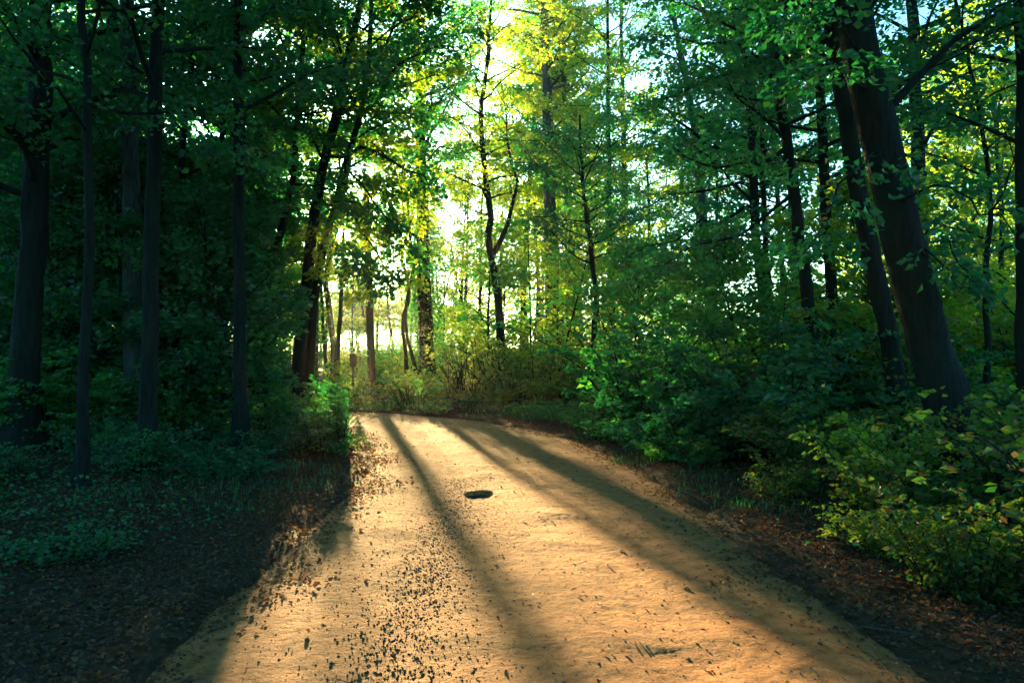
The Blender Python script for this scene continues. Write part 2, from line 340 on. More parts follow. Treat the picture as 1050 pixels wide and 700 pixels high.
def hero(name,label,d,pts,wpx,H,z0,rad,nl,lm=LD,bm=BK,seed=0,cat='tree',group=GROUP_T,leaf=.105,per=22,limbs=None,extra=None,carve=True,thin=1.0,topr=.25,**kw):
    """pts: photo pixels up the trunk; d distance; wpx trunk width in pixels at the base"""
    rng=np.random.default_rng(1000+seed)
    W=[PX(px,py,d) for px,py in pts]
    b=W[0].copy(); b[2]=float(gz(np.array([b[0]]),np.array([b[1]]))[0])-.06; loc=b.copy()
    P=[b]+[p for p in W[1:] if p[2]>b[2]+.4]
    top=P[-1]; dirn=(P[-1]-P[-2]); dirn/=np.linalg.norm(dirn)
    k=0
    while top[2]-b[2]<H and k<8:
        dirn=dirn*.8+np.array([0,0,.25])+rng.normal(0,.04,3); dirn/=np.linalg.norm(dirn)
        top=top+dirn*max(1.2,(H-(top[2]-b[2]))/3); P.append(top); k+=1
    path=smooth_path(P,26)-loc
    path[1:-1]+=rng.normal(0,.012,(24,3))*[1,1,0]
    r=wpx/F*d/2
    rads=taper(26,r,r*topr,1.4)
    kw.setdefault('clump',{**{i:1.25 for i in range(16,27)},**{i:1.55 for i in range(1,9)},23:1.1,24:1.1,25:1.2,26:1.15,27:1.2,28:1.4,29:1.0,30:1.1,31:1.2,32:1.0}.get(seed,1.7))
    L3=None
    if limbs: L3=[(np.array([PX(px,py,dd) for px,py,dd in lp])-loc,rr_) for lp,rr_ in limbs]
    bark,(Pl,D,Nn,S)=grow(rng,path,rads,z0,H,rad,nl,leaf=leaf,per=per,limbs=L3,fine=d<20,**kw)
    t=thing(name,label,cat,loc,group=group)
    k=np.ones(len(Pl),bool)
    if carve: k&=keep(Pl+loc,rng)
    if thin<1: k&=rng.random(len(Pl))<thin
    if extra: k&=extra(Pl+loc,rng)
    for key,arr in (('P',Pl),): pass
    if len(path): bark.build('trunk',bm,t,True)
    V,Fq=leafgeo(Pl[k],D[k],Nn[k],S[k],0,rng)
    mk('crown',V,Fq,lm,t); NL[0]+=int(k.sum())
    return t
# ------------------------------------------------------------------ the trees one can tell apart
T=lambda *a,**k: hero(*a,**k)
# left wall of trees
T('tree','slim leaning trunk with a pale streak, first from the left edge of the photo',8.5,[(82,470),(86,380),(92,250),(90,120),(84,0)],11,12,3.6,3.2,26,seed=1,per=30,leaf=.08)
T('tree','thick dark trunk in the top corner, leftmost of all',11.5,[(20,470),(30,330),(38,150),(42,0)],29,15,3.4,4.2,34,seed=2,per=34)
T('tree','wide grey-green mossy trunk just left of the black trunk',13,[(138,440),(136,300),(134,150),(130,0)],20,16,4.6,4.0,34,bm=BG,seed=3,per=32)
T('tree','straight black trunk standing right of the mossy grey one',9.8,[(150,480),(154,330),(158,150),(163,0)],17,15,4.2,3.6,26,seed=4,per=26)
T('tree','thin leaning stem between the black trunk and the tall straight one',15,[(178,440),(182,300),(190,120),(204,0)],8,12,2.6,3.0,26,seed=5,per=30)
T('tree','tall straight dark trunk left of the leaning forked pair',11.5,[(247,480),(246,380),(245,200),(244,0)],13,15,3.8,3.4,28,seed=6,per=30)
T('tree','dark leaning sapling behind the tall straight trunk, arching right',16,[(272,440),(266,350),(280,270),(298,190),(306,110),(312,20)],10,10,4.4,2.6,20,seed=7,per=30)
T('tree','short crooked stem at the foot of the arching sapling',17,[(274,440),(271,390),(266,340),(258,290),(255,230)],9,6,2.6,1.6,12,seed=8,per=24)
T('tree','near half of the leaning forked pair, thick dark trunk',16.5,[(303,440),(306,380),(314,290),(328,190),(345,120),(362,40)],14,13,5.2,3.6,32,seed=9,per=34,
  limbs=[([(325,215,16.5),(345,232,16),(368,262,15.6),(375,285,15.4)],.02),([(328,190,16.5),(350,205,15.9),(372,212,15.5),(395,232,15.2)],.02),([(345,120,16.5),(385,90,16),(430,60,15.5),(455,45,15)],.05),([(335,160,16.5),(380,150,16),(425,175,15.5),(440,190,15.3)],.05),([(325,200,16.5),(360,215,16),(390,262,15.5),(398,290,15.4)],.035),([(350,100,16.5),(400,30,16),(440,5,15.5)],.05),([(340,150,16.5),(370,185,15.5),(400,230,15),(425,255,15)],.03)])
T('tree','far half of the leaning forked pair, bending towards the sun',17.2,[(316,440),(317,370),(326,285),(337,235),(346,200),(360,150),(375,90),(380,30)],10,12,5.6,3.0,26,seed=10,per=34,lm=LY,
  limbs=[([(344,205,17.2),(372,215,16.5),(398,250,16),(408,282,15.6)],.03),([(338,250,17.2),(362,262,16.6),(378,300,16.2)],.02),([(352,190,17.2),(388,182,16.5),(425,200,16)],.03),
   ([(360,165,17.2),(352,215,16.6),(334,278,16.2)],.02),([(344,205,17.2),(330,225,17.6),(300,262,18)],.025),([(362,150,17.2),(395,150,16.5),(420,230,15.8)],.03),([(345,225,17.2),(366,240,16.2),(388,236,15.6)],.02)])
# trees behind, towards the sun
T('tree','pale slanting trunk seen through the glow left of the wooden pole',34,[(343,400),(342,360),(338,320),(334,290),(340,255),(352,200)],7,15,9.5,3.2,16,seed=11,bm=BG,lm=LY,leaf=.11)
T('tree','second pale trunk in the glow, almost touching the wooden pole side',35,[(346,400),(347,350),(350,300),(352,240),(348,160)],5,15,9,3.2,16,seed=12,bm=BG,lm=LY,leaf=.11)
T('tree','thin crooked stem between the wooden pole and the ivy-clad trunk',30,[(418,410),(417,375),(413,330),(420,300),(412,262),(418,240)],5,9,6.5,2.0,12,seed=13,lm=LY,leaf=.09)
ivy=T('tree','ivy-clad thick trunk right of the wooden pole',30.5,[(438,410),(437,360),(435,290),(433,200),(430,100),(426,0)],17,20,7.5,4.4,44,seed=14,lm=LM,leaf=.12,
  limbs=[([(434,250,30.5),(410,225,30),(395,200,30),(380,150,30)],.07),([(431,130,30.5),(455,95,28),(480,70,26)],.07),([(430,60,30.5),(460,30,28),(490,10,26)],.06),([(432,170,30.5),(450,150,28),(474,160,26)],.05)])
T('tree','curved stem leaning against the ivy-clad trunk',29.5,[(430,412),(428,385),(420,355),(416,330),(418,300),(425,270),(420,245)],4.5,7,4.6,1.6,10,seed=15,lm=LY,leaf=.08)
T('tree','sinuous bare-stemmed tree beyond the middle of the bend',27,[(513,410),(514,370),(512,320),(507,280),(500,245),(503,220),(497,170),(493,120),(500,60)],10,13,6.2,2.8,26,seed=16,lm=LY,thin=.9,leaf=.1,
  limbs=[([(505,262,27),(521,228,27),(529,185,27),(522,140,27),(515,90,27)],.10),([(497,165,27),(480,135,27),(470,110,27)],.03)])
T('tree','tall straight pale trunk right of the sinuous tree',38,[(567,405),(567,350),(565,250),(562,120),(558,0)],17,24,10,4.6,36,seed=17,bm=BG,lm=LY,leaf=.13,per=24,
  limbs=[([(562,165,38),(590,135,34),(622,118,31)],.06),([(562,170,38),(535,150,34),(508,140,31)],.06),([(563,195,38),(600,170,34),(640,178,30)],.06),([(562,120,38),(545,100,34),(520,95,31)],.05),
   ([(560,60,38),(530,35,34),(500,30,31)],.05),([(560,80,38),(600,60,34),(640,62,31)],.06),([(559,25,38),(590,10,34),(630,8,31)],.05),([(562,150,38),(575,160,33),(600,182,30)],.04)])
T('tree','slim straight trunk close behind the tall pale one',40,[(584,405),(584,330),(582,200),(578,60)],9,22,11,3.6,24,seed=18,bm=BG,lm=LM,leaf=.13,per=18)
T('tree','short dark stem with a broad leafy top, left of the dense thicket',24,[(607,420),(607,370),(611,320),(610,290),(604,240)],8,8,4.2,2.8,30,seed=19,lm=LD,leaf=.1,per=26)
T('tree','thin dark trunk rising beside the dense thicket to the top edge',33,[(628,410),(627,300),(624,120),(623,0)],7,19,8,3.4,26,seed=20,lm=LY,leaf=.12,per=18)
T('tree','grey trunk far behind, nearly hidden by leaves of the thicket',42,[(642,405),(641,300),(640,150),(637,40)],9,22,10,4.0,30,seed=21,bm=BG,lm=LM,leaf=.13,per=18)
T('tree','pale grey-blue trunk leaning left across the bright sky gap',26,[(732,430),(729,330),(722,230),(712,130),(699,60),(688,0)],12,16,6.5,3.8,28,seed=22,bm=BG,lm=LM,per=20,leaf=.1)
T('tree','dark trunk forking low, left one of the close leaning couple',18,[(802,440),(797,390),(783,310),(775,240),(772,160),(765,60)],12,13,4.6,3.6,30,seed=23,per=28,
  limbs=[([(772,170,18),(735,150,17),(690,120,16.5),(655,95,16)],.05),([(774,210,18),(740,225,17.5),(700,235,17),(645,262,16.5)],.05),([(775,190,18),(730,195,18),(680,200,18),(630,230,17.5)],.045)])
T('tree','thin straight stem right behind the low-forking dark trunk',19,[(797,440),(794,360),(787,280),(784,220),(782,120)],8,11,4.0,3.0,24,seed=24,per=26)
T('tree','dark trunk bending left, between the low-forking couple and the straight one',13.5,[(850,470),(842,390),(826,290),(813,190),(800,100),(790,30)],14,14,4.6,3.6,30,seed=25,per=28,
  limbs=[([(800,90,13.5),(760,45,13),(715,40,12.5),(665,35,12)],.04),([(808,150,13.5),(770,175,13),(725,170,12.5),(690,150,12.2)],.045),([(812,200,13.5),(760,240,13),(710,250,12.6),(660,275,12.3)],.035)])
T('tree','straight dark trunk between the left-bending one and the big pair',14.5,[(868,470),(862,390),(850,260),(843,130),(836,0)],13,15,4.4,3.4,28,seed=26,per=28)
T('tree','slanting dark trunk immediately left of the huge leaning trunk',12,[(932,480),(918,380),(896,270),(878,190),(862,90),(850,0)],21,15,4.8,4.0,30,seed=27,per=28)
T('tree','huge dark leaning trunk, thickest of the wood, above the roadside bushes',9.2,[(990,500),(968,400),(930,270),(903,140),(872,0)],43,17,5.2,4.5,40,seed=28,per=30,topr=.35,
  limbs=[([(900,120,9.2),(960,60,9.3),(1010,20,9.5),(1050,-20,9.5)],.06),([(905,150,9.2),(880,175,8.6),(845,215,8.2),(830,250,8)],.02),([(915,200,9.2),(950,190,8.6),(1000,215,8.2),(1040,240,8)],.02),
   ([(925,250,9.2),(955,262,8.7),(1000,290,8.4)],.014),([(895,95,9.2),(860,70,8.5),(815,80,8)],.02),([(885,50,9.2),(850,15,8.6),(800,20,8.2)],.02)])
T('tree','straight trunk behind the huge leaning one, just right of its top',20,[(948,430),(947,330),(944,200),(938,60),(935,0)],19,16,6,3.8,26,seed=29,per=24,lm=LD)
T('tree','thin dark sapling right of the huge leaning trunk',13,[(1016,470),(1014,400),(1010,300),(1016,200),(1003,110)],7,9,2.6,2.6,20,seed=30,per=24)
T('tree','dark trunk cut by the right edge of the photo',10.5,[(1052,480),(1050,350),(1047,200),(1046,0)],15,14,3.6,2.8,22,seed=31,per=22)
T('tree','spindly pale tree against the white gap near the right edge',21,[(1024,440),(1022,330),(1028,230),(1022,150),(1032,60)],6,12,5,2.4,16,seed=32,lm=LM,per=14)
# ivy on the ivy-clad trunk
def ivy_on(parent,z0,z1,r,n,px,d,rng):
    z=rng.uniform(z0,z1,n); a=rng.random(n)*6.28; rad=r+rng.random(n)*.42
    x=np.interp(z,[0,4,9],[0,-.1,-.3])
    P=np.stack([x+np.cos(a)*rad,np.sin(a)*rad,z],-1); D=np.stack([np.cos(a),np.sin(a),-rng.random(n)],-1); Nn=np.stack([np.cos(a),np.sin(a),np.full(n,.8)],-1)+rng.normal(0,.4,(n,3))
    V,Fq=leafgeo(P,D,Nn,.13*(.6+.6*rng.random(n))); mk('ivy',V,Fq,LD,parent)
ivy_on(ivy,.2,6.5,.30,3800,437,30.5,np.random.default_rng(5))
# ------------------------------------------------------------------ wooden pole and marker post
b=PX(381.5,410,30); gzb=float(gz(b[0:1],b[1:2])[0])
t=thing('wooden_pole','straight round wooden pole at the far side of the bend, below the sun','pole',(b[0],b[1],gzb))
zz=np.linspace(-.3,8.2,20); mk('shaft',*tube(np.stack([-.028*zz,0*zz,zz],-1),np.linspace(.155,.115,20),14,.03),BW,t,True)
mk('cap',*tube(np.array([[-.23,0,8.19],[-.23,0,8.24],[-.23,0,8.30],[-.23,0,8.33]]),[.128,.125,.09,.01],14),BK,t,True)
b=PX(362,400,27); gzb=float(gz(b[0:1],b[1:2])[0])
t=thing('trail_marker','small brown marker board on a thin post beside the wooden pole','sign',(b[0],b[1],gzb),rot=.15)
def box(x0,x1,y0,y1,z0,z1):
    V=np.array([[x,y,z] for z in (z0,z1) for y in (y0,y1) for x in (x0,x1)],float)
    return V,np.array([[0,2,3,1],[4,5,7,6],[0,1,5,4],[2,6,7,3],[0,4,6,2],[1,3,7,5]])
SG=groundmat('weathered_board',[(.09,.055,.035),(.19,.12,.08)],[.3,.7],14,.3,50)
bb=Bag(); bb.add(*box(-.03,.03,-.03,.03,-.3,1.15)); bb.build('post',BW,t)
bb=Bag(); bb.add(*box(-.105,.105,-.075,-.035,1.02,1.46)); bb.build('board',SG,t)
# ------------------------------------------------------------------ repeated background trees
def proto(H,z0,rad,nl,r,leaf,per,seed,lean=.4,**kw):
    rng=np.random.default_rng(seed)
    P=[np.array([0,0,-.1])]; d=np.array([rng.normal(0,.06)*lean*2,rng.normal(0,.06),1.])
    for k in range(5):
        d=d+np.array([rng.normal(0,.09),rng.normal(0,.09),0])*lean; P.append(P[-1]+d/np.linalg.norm(d)*(H+.1)/5)
    path=smooth_path(P,20)
    bark,lf=grow(rng,path,taper(20,r,r*.2),z0,H,rad,nl,leaf=leaf,per=per,sides=8,**kw)
    return bark,lf
PROTO={}
def reg(key,*a,**k):
    bark,lf=proto(*a,**k)
    bm=bark.build('trunk',BK); me=bm.data; bpy.data.objects.remove(bm)
    V,Fq=leafgeo(*lf); PROTO[key]=dict(bark=me,lf=lf,crown={},V=V,F=Fq)
reg('tall',17,7,3.6,34,.17,.18,17,1); reg('tall2',19,9.5,3.2,30,.20,.18,17,2); reg('mid',12,3.5,3.0,36,.12,.16,20,3); reg('mid2',10,2.6,2.6,34,.10,.15,20,4)
reg('lowS',6,.6,2.1,20,.045,.13,9,7,up=.5); reg('lowT',7.5,1.2,2.3,24,.05,.13,9,8,up=.6); reg('midS',12,3.5,3.0,26,.11,.16,10,9)
reg('low',5.5,.5,2.0,34,.05,.13,24,5,up=.5); reg('low2',4.2,.35,1.7,32,.04,.11,26,6,up=.6)
def put(key,name,label,cat,x,y,rot,s,lm,group,seed,bm=None,partnames=('trunk','crown')):
    pr=PROTO[key]; z=float(gz(np.array([x]),np.array([y]))[0])-.05; loc=(x,y,z)
    t=thing(name,label,cat,loc,rot,s,group)
    b=link(partnames[0],pr['bark'],t)
    if bm is not None:
        b.material_slots[0].link='OBJECT'; b.material_slots[0].material=bm
    P,D,Nn,S=pr['lf']; Wp=place(P,loc,rot,s); rng=np.random.default_rng(seed); k=keep(Wp,rng,.96)
    if k.all():
        o=link(partnames[1],None or get_crown(pr,lm),t)
    else:
        V,Fq=leafgeo(P[k],D[k],Nn[k],S[k],pr.get('detail',0)); o=mk(partnames[1],V,Fq,lm,t)
    return t
def get_crown(pr,lm):
    if lm.name not in pr['crown']:
        o=mk('crown',pr['V'],pr['F'],lm); pr['crown'][lm.name]=o.data; bpy.data.objects.remove(o)
    return pr['crown'][lm.name]
# landmarks for labels: (pixel x, phrase)
LM_=[(40,'the thick corner trunk'),(85,'the pale-streaked slim trunk'),(135,'the mossy grey trunk'),(158,'the straight black trunk'),(190,'the thin leaning stem'),(246,'the tall straight dark trunk'),(270,'the arching sapling'),
     (312,'the leaning forked pair'),(350,'the marker post'),(380,'the wooden pole'),(415,'the thin crooked stem'),(437,'the ivy-clad trunk'),(505,'the sinuous tree'),(565,'the tall pale trunk'),(608,'the short dark stem'),(635,'the dense thicket'),
     (722,'the grey-blue leaning trunk'),(785,'the low-forking couple'),(825,'the left-bending dark trunk'),(852,'the second straight trunk'),(900,'the slanting dark trunk'),(950,'the huge leaning trunk'),(1012,'the thin right-hand sapling'),(1050,'the right-edge trunk')]
used={}
def auto(adj,noun,x,y,words):
    px=CX+F*x/y if y>1 else (-400 if x<0 else 1400)
    if px<-30: lmk='beyond the left edge of view'
    elif px>1080: lmk='beyond the right edge of view'
    else:
        q=min(LM_,key=lambda a:abs(a[0]-px)); off=px-q[0]
        rel='behind' if abs(off)<9 else ('just left of' if -28<off<0 else 'just right of' if 0<off<28 else 'well left of' if off<0 else 'well right of')
        lmk=f'{rel} {q[1]}'
    for wd in words:
        lab=f'{adj} {noun} {wd} {lmk}'.replace('  ',' ')
        if len(lab.split())>16: lab=lab.replace('just ','').replace('well ','').replace('at the road edge','roadside')
        if len(lab.split())>16: lab=lab.replace('midway ','')
        if len(lab.split())>16: continue
        if lab not in used: used[lab]=1; return lab
    for nth in ('second','third','fourth','fifth','sixth','seventh','eighth','ninth','tenth'):
        lab=f'{nth} {adj} {noun} {lmk}'
        if lab not in used: used[lab]=1; return lab
    for nth in ('eleventh','twelfth','thirteenth','fourteenth'):
        lab=f'{nth} {adj} {noun} {lmk}'
        if lab not in used: used[lab]=1; return lab
    return lab
def inC(x,y,m=0): c=x+KX*y; return -1.0-m<c<4.6+m
rng=np.random.default_rng(77); cnt=0
taken=[]
def okpos(x,y,mn):
    for a,b in taken:
        if (a-x)**2+(b-y)**2<mn*mn: return False
    taken.append((x,y)); return True
def scatter(nwant,key_opts,xr,yr,mn,mats,adj,noun,name,smin,smax,group,cat='tree',cond=None,free=False,words=('standing','just behind','far behind','deep behind'),bms=(None,),pn=('trunk','crown')):
    n=0; tries=0
    while n<nwant and tries<nwant*60:
        tries+=1; y=rng.uniform(*yr); x=rng.uniform(*xr) if not callable(xr) else xr(y)
        if inC(x,y,.4) and y<85 and not free: continue
        if road_dist([x],[y])[0]<3.4: continue
        if cond and not cond(x,y): continue
        if not okpos(x,y,mn): continue
        key=key_opts[rng.integers(len(key_opts))]; lm=mats[rng.integers(len(mats))]
        ad={'leaf_dark':'dark green','leaf_mid':'fresh green','leaf_yellow_green':'yellow-green','leaf_bramble':'olive green'}[lm.name]
        put(key,name,auto(f'{adj} {ad}'.strip(),noun,x,y,words),cat,x,y,rng.random()*6.28,rng.uniform(smin,smax),lm,group,int(rng.integers(1e9)),bms[rng.integers(len(bms))],pn); n+=1
px_x=lambda a,b:(lambda y:(rng.uniform(a,b)-CX)/F*y)
GB='trees standing deeper in the wood'
# left wood (dense)
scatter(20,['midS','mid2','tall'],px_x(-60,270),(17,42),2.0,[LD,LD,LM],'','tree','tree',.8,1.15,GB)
scatter(24,['low','low2','mid2'],px_x(-40,272),(13,32),1.5,[LD],'low bushy','tree','tree',.8,1.2,'understorey trees of the wood')
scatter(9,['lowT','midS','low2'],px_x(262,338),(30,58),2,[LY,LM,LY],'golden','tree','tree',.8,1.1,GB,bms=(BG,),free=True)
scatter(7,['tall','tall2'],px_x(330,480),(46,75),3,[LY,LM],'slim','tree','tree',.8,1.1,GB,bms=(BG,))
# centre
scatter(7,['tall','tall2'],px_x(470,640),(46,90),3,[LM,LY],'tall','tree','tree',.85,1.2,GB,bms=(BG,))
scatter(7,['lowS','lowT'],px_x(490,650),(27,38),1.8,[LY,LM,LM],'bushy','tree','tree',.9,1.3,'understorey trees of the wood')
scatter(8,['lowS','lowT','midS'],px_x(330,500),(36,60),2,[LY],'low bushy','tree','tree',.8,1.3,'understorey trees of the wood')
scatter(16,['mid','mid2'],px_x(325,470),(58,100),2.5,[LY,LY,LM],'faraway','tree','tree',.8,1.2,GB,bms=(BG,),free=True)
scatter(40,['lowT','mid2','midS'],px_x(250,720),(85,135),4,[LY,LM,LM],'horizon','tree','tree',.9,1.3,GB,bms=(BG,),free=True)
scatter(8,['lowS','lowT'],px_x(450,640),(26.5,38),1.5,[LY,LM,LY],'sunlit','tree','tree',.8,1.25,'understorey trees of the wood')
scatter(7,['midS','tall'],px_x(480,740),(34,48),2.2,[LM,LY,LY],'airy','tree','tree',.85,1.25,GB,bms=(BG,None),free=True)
# right wood
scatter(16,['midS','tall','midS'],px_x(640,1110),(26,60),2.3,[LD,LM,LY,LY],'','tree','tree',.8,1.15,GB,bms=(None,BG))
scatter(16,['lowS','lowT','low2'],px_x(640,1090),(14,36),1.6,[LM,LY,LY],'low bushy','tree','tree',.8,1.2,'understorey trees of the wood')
# off-frame trees added beside and behind the camera to block sky light
for x,y,s in ((-5.5,3,1),(-6,-4,1.1),(5.5,1.5,1),(6.2,-5,1.1),(-10,8,1.1),(9.5,6,1.1),(-4.5,-10,1.2),(5,-11,1.2),(-11,-2,1.2),(11,-1,1.2),(0,-16,1.2),(-7,-17,1.2),(7,-18,1.2),(-14,-10,1.2),(14,-9,1.2),(-2.8,-22,1.2),(3.5,-24,1.2),(-15,3,1.2),(15,4,1.2)):
    put('mid' if s<1.1 else 'tall','tree',auto('added shade-giving dark green','tree',x,y,('beside the road','near the viewer','behind the viewer','at the road edge','over the verge')),'tree',x,y,rng.random()*6,s,LD,'off-frame trees added to block sky light',int(rng.integers(1e9)))
# ------------------------------------------------------------------ shrubs
def shrub_proto(key,h,r,ns,leaf,per0,seed,detail=0,arch=.5,flat=.5,spread=.12,sub=.16):
    per=per0*(2.2 if h>1.6 and per0>6 else 1.5); ns=int(ns*1.25)
    rng=np.random.default_rng(seed); bark=Bag(); q0=[];q1=[];rr=[]
    for k in range(ns):
        a=rng.random()*6.28; rad=r*math.sqrt(rng.random())*.35; p=np.array([math.cos(a)*rad,math.sin(a)*rad,-.05]); a+=rng.normal(0,.5)
        tilt=rng.random()*.9; d=np.array([math.cos(a)*tilt,math.sin(a)*tilt,1.]); Ln=h*(.65+.5*rng.random())*(1+.2*tilt); pts=[p]
        for j in range(7):
            d=d/np.linalg.norm(d); pts.append(pts[-1]+d*Ln/7); d=d+np.array([math.cos(a),math.sin(a),0])*arch*.16*j*.5+rng.normal(0,.12,3); d[2]-=arch*.07*j
        pts=np.array(pts); pts[1:,2]=np.maximum(pts[1:,2],.03); bark.add(*tube(pts,np.linspace(.007*h+.003,.002,8),4,0,rng=rng))
        cum=np.concatenate([[0],np.cumsum(np.linalg.norm(np.diff(pts,axis=0),axis=1))])
        nsub=int(cum[-1]/sub)+2
        for j in range(nsub):
            t=(.12+.88*(j+rng.random()*.7)/nsub)*cum[-1]; pp=np.array([np.interp(t,cum,pts[:,c]) for c in range(3)]); an=rng.random()*6.28
            l2=(.25+.3*rng.random())*r*.55; v=np.array([math.cos(an),math.sin(an),rng.normal(.15,.25)]); q0.append(pp); q1.append(pp+v*l2); rr.append(.003)
    q0=np.array(q0);q1=np.array(q1);rr=np.array(rr); q1[:,2]=np.maximum(q1[:,2],.02); bark.add(*prisms(q0,q1,rr,rr*.4))
    idx=np.repeat(np.arange(len(q0)),np.maximum(2,(per*np.clip(rng.normal(1,.4,len(q0)),.2,2)).astype(int))); n=len(idx)
    ax=(q1-q0)[idx]; t=rng.random(n)[:,None]; axn=ax/np.linalg.norm(ax,axis=1)[:,None]; side=np.cross(axn,[0,0,1.]); side/=np.linalg.norm(side,axis=1)[:,None]+1e-6; sg=np.where(rng.random(n)<.5,-1,1)[:,None]
    P=q0[idx]+ax*t*1.1+side*sg*rng.random((n,1))*spread*.4+rng.normal(0,.02,(n,3)); P[:,2]=np.maximum(P[:,2],.01)
    D=axn*.7+side*sg*.9+rng.normal(0,.3,(n,3)); D[:,2]-=.2; Nn=rng.normal(0,.75,(n,3)); Nn[:,2]+=.7; S=leaf*(.55+.75*rng.random(n))
    bm=bark.build('stems',BK); me=bm.data; bpy.data.objects.remove(bm)
    V,Fq=leafgeo(P,D,Nn,S,detail,rng); PROTO[key]=dict(bark=me,lf=[P,D,Nn,S],crown={},V=V,F=Fq,detail=detail)
shrub_proto('bushA',1.15,1.0,22,.075,9,21,1,.5); shrub_proto('bushB',.85,.9,20,.06,10,22,1,.9); shrub_proto('bushC',1.9,1.3,26,.085,10,23,0,.35)
shrub_proto('bushD',2.8,1.5,26,.09,12,24,0,.3); shrub_proto('bushS',2.3,1.4,16,.10,4.2,26,0,.35); shrub_proto('bushT',1.5,1.2,16,.085,4.5,27,0,.4)
shrub_proto('bushE',.6,.75,16,.055,9,25,1,1.1)
NSH=[0]
def shrubs(n,keys,xr,yr,mn,mats,adj,smin,smax,group,cond=None,noun='shrub'):
    k=0; tries=0; loc=[]
    while k<n and tries<n*80:
        tries+=1; y=rng.uniform(*yr); x=xr(y) if callable(xr) else rng.uniform(*xr); rd_=road_dist([x],[y])[0]
        if rd_<(2.45 if y>10 else 2.75): continue
        if cond and not cond(x,y,rd_): continue
        if any((a-x)**2+(b-y)**2<mn*mn for a,b in loc): continue
        loc.append((x,y)); lm=mats[rng.integers(len(mats))]; key=keys[rng.integers(len(keys))]
        s=rng.uniform(smin,smax)*min(1,.45+.35*(rd_-2.0)) if rd_<4 else rng.uniform(smin,smax)
        ad={'leaf_dark':'dark green','leaf_mid':'fresh green','leaf_yellow_green':'golden green','leaf_bramble':'olive'}[lm.name]
        z=['at the road edge','second row from road','under the trees','deep in the wood'][0 if rd_<3.8 else 1 if rd_<5.5 else 2 if rd_<9 else 3]
        dz='near' if y<7 else 'midway' if y<15 else 'far' 
        put(key,'shrub',auto(f'{dz} {adj} {ad}'.replace('  ',' '),noun,x,y,(z,z+' half hidden','half hidden','mostly covered','spindly','tucked')),'shrub',x,y,rng.random()*6.28,(s*rng.uniform(.9,1.2),s*rng.uniform(.9,1.2),s*rng.uniform(.85,1.1)),lm,group,int(rng.integers(1e9)),None,('stems','foliage')); k+=1
GS='shrubs lining the dirt road'
shrubs(24,['bushA','bushB','bushT'],(2.9,7.5),(4.2,10.5),.75,[LB,LY,LB],'bramble',.75,1.05,'bushes on the right verge')
shrubs(24,['bushA','bushC'],(2.2,10),(10.5,21),1.0,[LM,LD,LB,LD],'leafy',.8,1.15,'bushes on the right verge')
shrubs(19,['bushB','bushE','bushB'],(-8,-3.1),(4.6,13.5),.9,[LD,LD],'low',.6,.85,'bushes on the left verge')
shrubs(18,['bushA','bushB','bushC'],(-10,-3.0),(11.5,19.5),.9,[LD,LM,LM],'leafy',.75,1.1,'bushes on the left verge')
shrubs(30,['bushA','bushB','bushA'],px_x(330,660),(23.2,29),.9,[LY,LY,LM],'leafy',.7,1.1,'bushes beyond the bend')
for (px,d,s,kk) in ((326,15.2,.85,'bushA'),(315,16.5,.95,'bushA'),(338,17.3,.8,'bushB'),(304,14.2,.9,'bushA'),(346,18.8,.75,'bushB'),(322,18.6,.62,'bushC')):
    x=(px-CX)/F*d; lm=LM; put(kk,'shrub',auto('sunlit fresh green','shrub',x,d,('on the inside of the bend','second row from road','spindly','low')),'shrub',x,d,px*1.3,s,lm,'bushes on the left verge',px)
shrubs(34,['bushE','bushB'],px_x(340,720),(11.5,28),.7,[LM,LD,LM],'small',.8,1.2,'low plants edging the bend',cond=lambda x,y,r:r<3.6)
shrubs(24,['bushS','bushT','bushS'],px_x(470,700),(24.5,32),1.1,[LY,LY,LY,LM],'tall',.8,1.3,'thicket beyond the bend')
shrubs(28,['bushS','bushT'],px_x(330,490),(32,62),1.6,[LY,LY,LM],'tall',.8,1.4,'thicket beyond the bend')
shrubs(24,['bushS','bushD'],px_x(640,1080),(15,32),1.5,[LM,LY,LM],'tall',.8,1.3,'thicket under the right-hand trees')
shrubs(18,['bushC','bushD'],px_x(-40,278),(14,30),1.5,[LD,LD,LM],'tall',.8,1.2,'thicket under the left-hand trees')
# ------------------------------------------------------------------ ground cover, litter, clods
def litter(name,n,fx,fy,accept,zoff,size,mt,up,label,cat,detail=0,seed=1):
    rng=np.random.default_rng(seed); x=fx(rng,n); y=fy(rng,n); d=road_dist(x,y); k=rng.random(n)<accept(d,x,y); x=x[k];y=y[k]; n=len(x)
    z=surf(x,y)+zoff(rng,n); P=np.stack([x,y,z],-1); a=rng.random(n)*6.28
    D=np.stack([np.cos(a),np.sin(a),rng.normal(0,.25,n)],-1); Nn=rng.normal(0,up,(n,3)); Nn[:,2]+=1
    V,Fq=leafgeo(P,D,Nn,size*(.5+.9*rng.random(n)),detail,rng); o=mk(name,V,Fq,mt); kind(o,'stuff',label,cat); return o
uy=lambda a,b,p=1:(lambda r,n:a+(b-a)*r.random(n)**p)
litter('fallen_leaves',480000,uy(-9,9),uy(2,24,1.25),lambda d,x,y: sm((d-1.2+vn(x,y,1.6)*.5)/1.2)**1.4*.95*(1-.75*sm((d-4)/3))+.008,lambda r,n:.004+r.random(n)*.018,.031,LL,.6,'brown and dull green dead leaves littering both road edges','leaf litter',1,3)
litter('ground_cover',150000,uy(-14,13),uy(3,27),lambda d,x,y: sm((d-2.7-vn(x,y,.9)*1.2)/1.0)*np.clip(.55+vn(x,y,.7)*1.6,.05,1),lambda r,n:.03+r.random(n)**2*.22,.045,LD,.6,'low dark green ground plants between the shrubs','ground cover',0,4)
